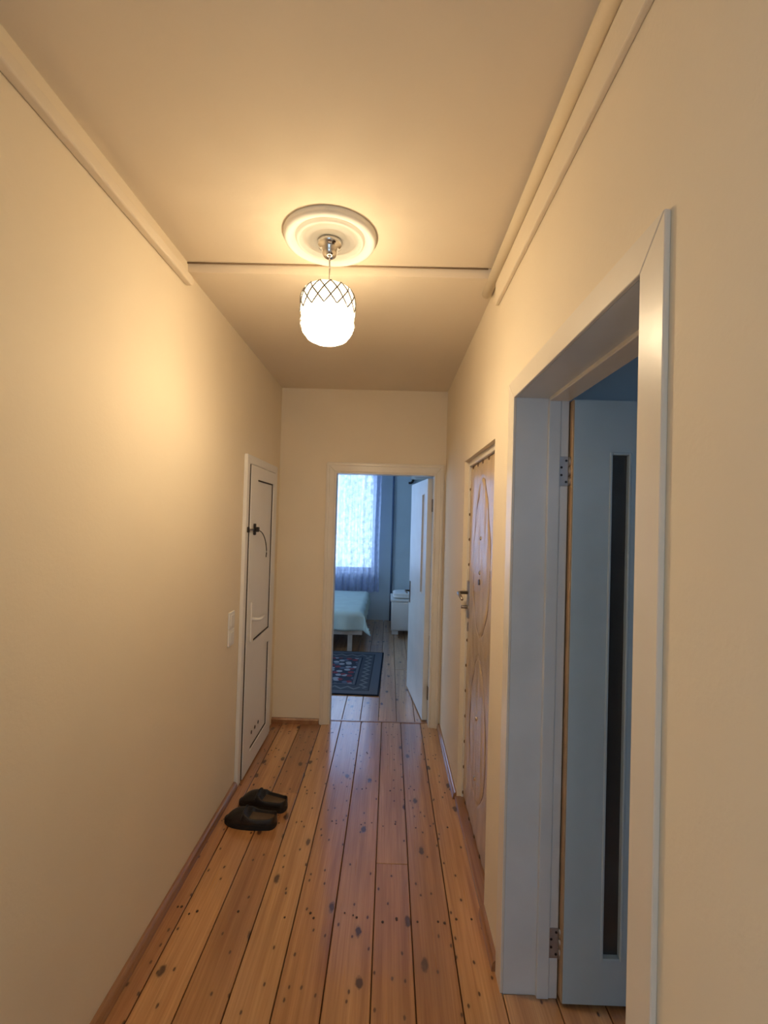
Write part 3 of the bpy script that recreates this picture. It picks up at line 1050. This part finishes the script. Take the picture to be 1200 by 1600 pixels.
pl = bpy.data.lights.new('pendant_lamp_light', 'POINT')
pl.energy = LAMP_POWER
pl.color = LAMP_COLOR
pl.shadow_soft_size = 0.036
plo = bpy.data.objects.new('pendant_lamp_light', pl)
COL.objects.link(plo)
plo.parent = lamp
plo.location = (0, 0, ZT - 0.128)

# ------------------------------------------------------------------ switch on the left wall
sw = tag(empty('light_switch', (XL, 2.552, 0.955)), 'double white light switch, one above the other, on the cream wall by the white door', 'switch')
for k, zc in enumerate((0.047, -0.047)):
    pz = box('switch_plate', 0.0, 0.010, -0.043, 0.043, zc - 0.0465, zc + 0.0465, M['plastic'], sw, 0.004, 2)
    rk = box('rocker', 0.010, 0.015, -0.028, 0.028, zc - 0.030, zc + 0.030, M['plastic'], pz, 0.003, 2)


# ------------------------------------------------------------------ shoes
def shoe(name, loc, rz, label, mirror=1):
    t = tag(empty(name, loc, rz), label, 'shoe', 'pair of black shoes on the hall floor')
    L = 0.275

    def hw(s):          # half width along the length, s=0 heel .. 1 toe
        return (0.034 + 0.014 * math.sin(PI * min(1, s * 0.9)) ** 1.2) * (1 - max(0, (s - 0.72) / 0.28) ** 2.4) ** 0.55 * (1 - max(0, (0.10 - s) / 0.10) ** 2.2) ** 0.5 + 0.001

    def cen(s):
        return mirror * 0.006 * math.sin(PI * s)
    # sole with a heel block
    bm = bmesh.new()
    N = 26
    lo, hi = [], []
    for side in (1, -1):
        rng = range(N + 1) if side == 1 else range(N - 1, 0, -1)
        for k in rng:
            s = 0.5 - 0.5 * math.cos(PI * k / N)
            x, y = s * L, cen(s) + side * (hw(s) + 0.004)
            lo.append((x, y))
    n_ = len(lo)
    A = [bm.verts.new((x, y, 0.0 if x < L * 0.30 or x > 0.34 * L else 0.0)) for x, y in lo]
    B = [bm.verts.new((x, y, 0.024 if x < L * 0.3 else 0.020)) for x, y in lo]
    bm.faces.new(A[::-1])
    bm.faces.new(B)
    for i in range(n_):
        bm.faces.new((A[i], A[(i + 1) % n_], B[(i + 1) % n_], B[i]))
    finish('sole', bm, M['sole'], t)
    # upper: closed over the toe, open around the foot
    bm = bmesh.new()
    ST, PR = 34, 15
    rows = []
    for i in range(ST + 1):
        s = 0.5 - 0.5 * math.cos(PI * i / ST)
        w = hw(s)
        top = 0.052 + 0.026 * max(0, (s - 0.38) / 0.22) ** 1.5 + 0.008 * max(0, (0.12 - s) / 0.12)
        if s > 0.60:
            top = 0.022 + (0.078 - 0.022) * (1 - ((s - 0.60) / 0.40) ** 3.0) * 0.98 - 0.012 * (s - 0.6) / 0.4
        opn = 1.0 if s < 0.50 else max(0.0, 1 - (s - 0.50) / 0.10)
        row = []
        for j in range(PR):
            q = j / (PR - 1)
            # closed dome
            a = PI * q
            cy = -math.cos(a) * w
            cz = 0.018 + (top - 0.018) * max(0, math.sin(a)) ** 0.62
            # open shell: outer wall up, rim, inner wall down, insole
            seq = [(-1.0, 0.018), (-1.03, 0.030), (-1.02, 0.045), (-0.97, top - 0.004), (-0.90, top), (-0.84, top - 0.006), (-0.82, 0.034)]
            full = seq + [(0.0, 0.032)] + [(-a_, b_) for a_, b_ in seq[::-1]]
            oy, oz = full[j][0] * w, full[j][1]
            y = cy * (1 - opn) + oy * opn
            z = cz * (1 - opn) + oz * opn
            if s < 0.08 and 4 < j < 10:
                z = z + (top - z) * (1 - s / 0.08)
            row.append(bm.verts.new((s * L, y + cen(s), z)))
        rows.append(row)
    for a, b in zip(rows[:-1], rows[1:]):
        for j in range(PR - 1):
            bm.faces.new((a[j], a[j + 1], b[j + 1], b[j]))
    bm.faces.new(rows[0])
    finish('upper', bm, M['shoe'], t, True)
    grid_surface('insole', 14, 7, lambda u, v: (0.018 + u * 0.56 * L, cen(u * 0.56) + (v - 0.5) * 2 * 0.80 * hw(0.065 + u * 0.56), 0.0352 + 0.003 * abs(v - .5)), M['insole'], t)
    # strap over the instep
    pts = []
    for k in range(11):
        a = PI * (0.06 + 0.88 * k / 10)
        pts.append((0.60 * L, -math.cos(a) * (hw(0.6) + 0.002) + cen(0.6), 0.022 + 0.059 * math.sin(a) ** 0.62))
    tube('trim_band', pts, 0.0035, M['shoe'], t, 6)
    return t


shoe('slip_on_shoe', (-0.535, 2.385, 0), math.radians(174), 'black slip-on shoe lying farther from the white plastic door', 1)
shoe('slip_on_shoe', (-0.512, 2.515, 0), math.radians(169), 'black slip-on shoe lying closer to the white plastic door', -1)

# ------------------------------------------------------------------ bedroom
# bed
BXR, BXL, BYF, BYB = -0.290, -1.80, 5.51, 7.09
bed = tag(empty('bed', ((BXL + BXR) / 2, BYF, 0)), 'low bed with light wooden frame under the bedroom window', 'bed')
ps = []
ps.append(box('bed_rail', BXL, BXR, BYF, BYF + 0.03, 0.20, 0.31, M['bedwood'], None, 0.004))
ps.append(box('bed_rail', BXL, BXR, BYB - 0.03, BYB, 0.20, 0.31, M['bedwood'], None, 0.004))
ps.append(box('bed_rail', BXR - 0.03, BXR, BYF + 0.03, BYB - 0.03, 0.20, 0.31, M['bedwood'], None, 0.004))
ps.append(box('bed_rail', BXL, BXL + 0.03, BYF + 0.03, BYB - 0.03, 0.20, 0.31, M['bedwood'], None, 0.004))
for (lx, ly) in ((BXR - 0.17, BYF + 0.01), (BXL + 0.05, BYF + 0.01), (BXR - 0.11, BYB - 0.07), (BXL + 0.05, BYB - 0.07)):
    ps.append(box('leg', lx, lx + 0.055, ly, ly + 0.055, 0.0, 0.20, M['bedwood'], None, 0.004))
ps.append(box('mattress', BXL + 0.01, BXR - 0.01, BYF + 0.01, BYB - 0.01, 0.31, 0.462, M['mattress'], None, 0.03, 3))
keep(bed, *ps)

# bedspread: draped over the front and side of the bed
TX, TY = BXR - BXL - 0.06, BYB - BYF - 0.03
OX, OY = 0.20, 0.235


def spread(u, v):
    sx = -0.02 + u * (TX + OX + 0.02)        # from the far-left inwards to the right overhang
    sy = v * (TY + OY)                        # from the wall towards the foot end
    dx, dy = max(0, sx - TX), max(0, sy - TY)
    x = BXL + 0.03 + min(sx, TX)
    y = BYB - 0.02 - min(sy, TY)
    z = 0.472 + 0.004 * math.sin(sx * 9) * math.sin(sy * 7)
    drop = max(dx, dy) + 0.25 * min(dx, dy)
    rr = min(1.0, drop / 0.05)
    fold = 0.018 * math.sin(sy * 17 + 1.0) if dx > dy else 0.020 * math.sin(sx * 16)
    if dx > 0:
        x += 0.040 * rr + fold * min(1, dx / 0.15) * (1 if dx >= dy else 0.4) + 0.45 * min(dx, dy)
    if dy > 0:
        y -= 0.030 * rr + fold * min(1, dy / 0.15) * (1 if dy > dx else 0.4) + 0.12 * min(dx, dy)
    z -= drop - 0.02 * rr * (1 if drop > 0 else 0)
    return (x, y, z)


bs = grid_surface('bedspread', 70, 80, spread, M['spread'])
sm = bs.modifiers.new('thickness', 'SOLIDIFY')
sm.thickness = 0.006
sm.offset = 1.0
tag(bs, 'pale green bedspread hanging over the foot and side of the bed', 'bedspread')

# rug
bm = bmesh.new()
add_box(bm, -0.48, 0.48, -0.67, 0.67, 0.0, 0.009, 0.003)
rug = finish('rug', bm, M['rug'], None)
rug.location = (-0.518, 4.835, 0.001)
rug.rotation_euler = (0, 0, math.radians(-1.2))
tag(rug, 'dark navy patterned rug lying on the bedroom boards before the bed', 'rug')

# white cabinet with a folded towel
cab = tag(empty('bedside_cabinet', (0.36, 6.66, 0)), 'low white bedside cabinet behind the open bedroom door', 'cabinet')
box('body', -0.300, 0.30, -0.275, 0.25, 0.055, 0.455, M['cabinet'], cab, 0.004)
box('top', -0.315, 0.315, -0.290, 0.26, 0.455, 0.482, M['cabinet'], cab, 0.005, 2)
for (fx_, fy_) in ((-0.29, -0.265), (0.20, -0.265), (-0.29, 0.20), (0.20, 0.20)):
    box('foot', fx_, fx_ + 0.09, fy_, fy_ + 0.045, 0.0, 0.055, M['cabinet'], cab, 0.003)
dw = box('cabinet_door', -0.285, 0.285, -0.291, -0.275, 0.070, 0.442, M['cabinet'], cab, 0.004)
bm = bmesh.new()
add_tube(bm, [(0.24, -0.289, 0.30), (0.24, -0.306, 0.30)], [0.008, 0.012], 12)
finish('knob', bm, M['chrome'], dw, True)


def towel(u, v):
    a = 2 * PI * u
    rx, ry = 0.27, 0.17
    e = 0.28
    cx = math.copysign(abs(math.cos(a)) ** e, math.cos(a))
    sx = math.copysign(abs(math.sin(a)) ** e, math.sin(a))
    t = (v - 0.5) * PI
    k = max(0.001, math.cos(t)) ** 0.35
    z = 0.045 + 0.045 * math.copysign(abs(math.sin(t)) ** 0.6, math.sin(t)) - 0.010 * (1 - abs(2 * v - 1)) ** 6 * 0
    k *= 1 - 0.05 * math.exp(-((v - 0.5) / 0.05) ** 2)
    return (rx * cx * k, ry * sx * k, z)


tw = grid_surface('folded_towel', 64, 24, towel, M['towel'])
tw.location = (0.34, 6.60, 0.483)
tag(tw, 'folded white towel on top of the white bedside cabinet', 'towel')

# sheer curtain
def curtain(u, v):
    x = -2.0 + u * 1.86
    z = 0.46 + v * (2.50 - 0.46)
    gather = 0.5 + 0.5 * v
    y = 7.16 + 0.032 * math.sin(u * 2 * PI * 19 + 0.5 * math.sin(v * 4)) + 0.014 * math.sin(u * 2 * PI * 7.3 + v * 2)
    return (x + 0.012 * math.sin(v * 5 + u * 9) * (1 - v), y, z)


ct = grid_surface('sheer_curtain', 300, 14, curtain, M['sheer'])
tag(ct, 'bluish sheer lace curtain in front of the bright bedroom window', 'curtain')
rod = tag(empty('curtain_rod', (-1.05, 7.165, 2.50)), 'thin white curtain rod above the bedroom window', 'curtain rod')
tube('rod', [(-1.05, 0, 0.012), (1.02, 0, 0.012)], 0.011, M['plastic'], rod, 12)
for xx in (-0.98, 0.96):
    box('bracket', xx - 0.01, xx + 0.01, 0.010, 0.135, 0.0, 0.024, M['plastic'], rod, 0.002)

# heating pipe and air conditioner on the far bedroom wall
o = tube('heating_pipe', [(0.050, 7.268, 0.0), (0.050, 7.268, BH)], 0.016, M['pipe_blue'], None, 14)
tag(o, 'dark blue upright heating pipe on the bedroom wall beside the curtain', 'pipe')
ac = tag(empty('air_conditioner', (0.72, 7.20, 2.215)), 'white wall air conditioner high up behind the open bedroom door', 'air conditioner')
prism('body', [(0.10, 0.0), (-0.02, 0.0), (-0.085, 0.05), (-0.10, 0.10), (-0.10, 0.24), (-0.08, 0.27), (0.10, 0.27)], 'X', -0.40, 0.40, M['plastic'], ac, 0.006)
box('louver', -0.36, 0.36, -0.084, -0.055, 0.016, 0.026, M['plastic'], ac, 0.003)
tube('hose', [(-0.36, 0.06, 0.0), (-0.375, 0.06, -0.03), (-0.40, 0.075, -0.05), (-0.43, 0.09, -0.05)], 0.018, M['black'], ac, 10)
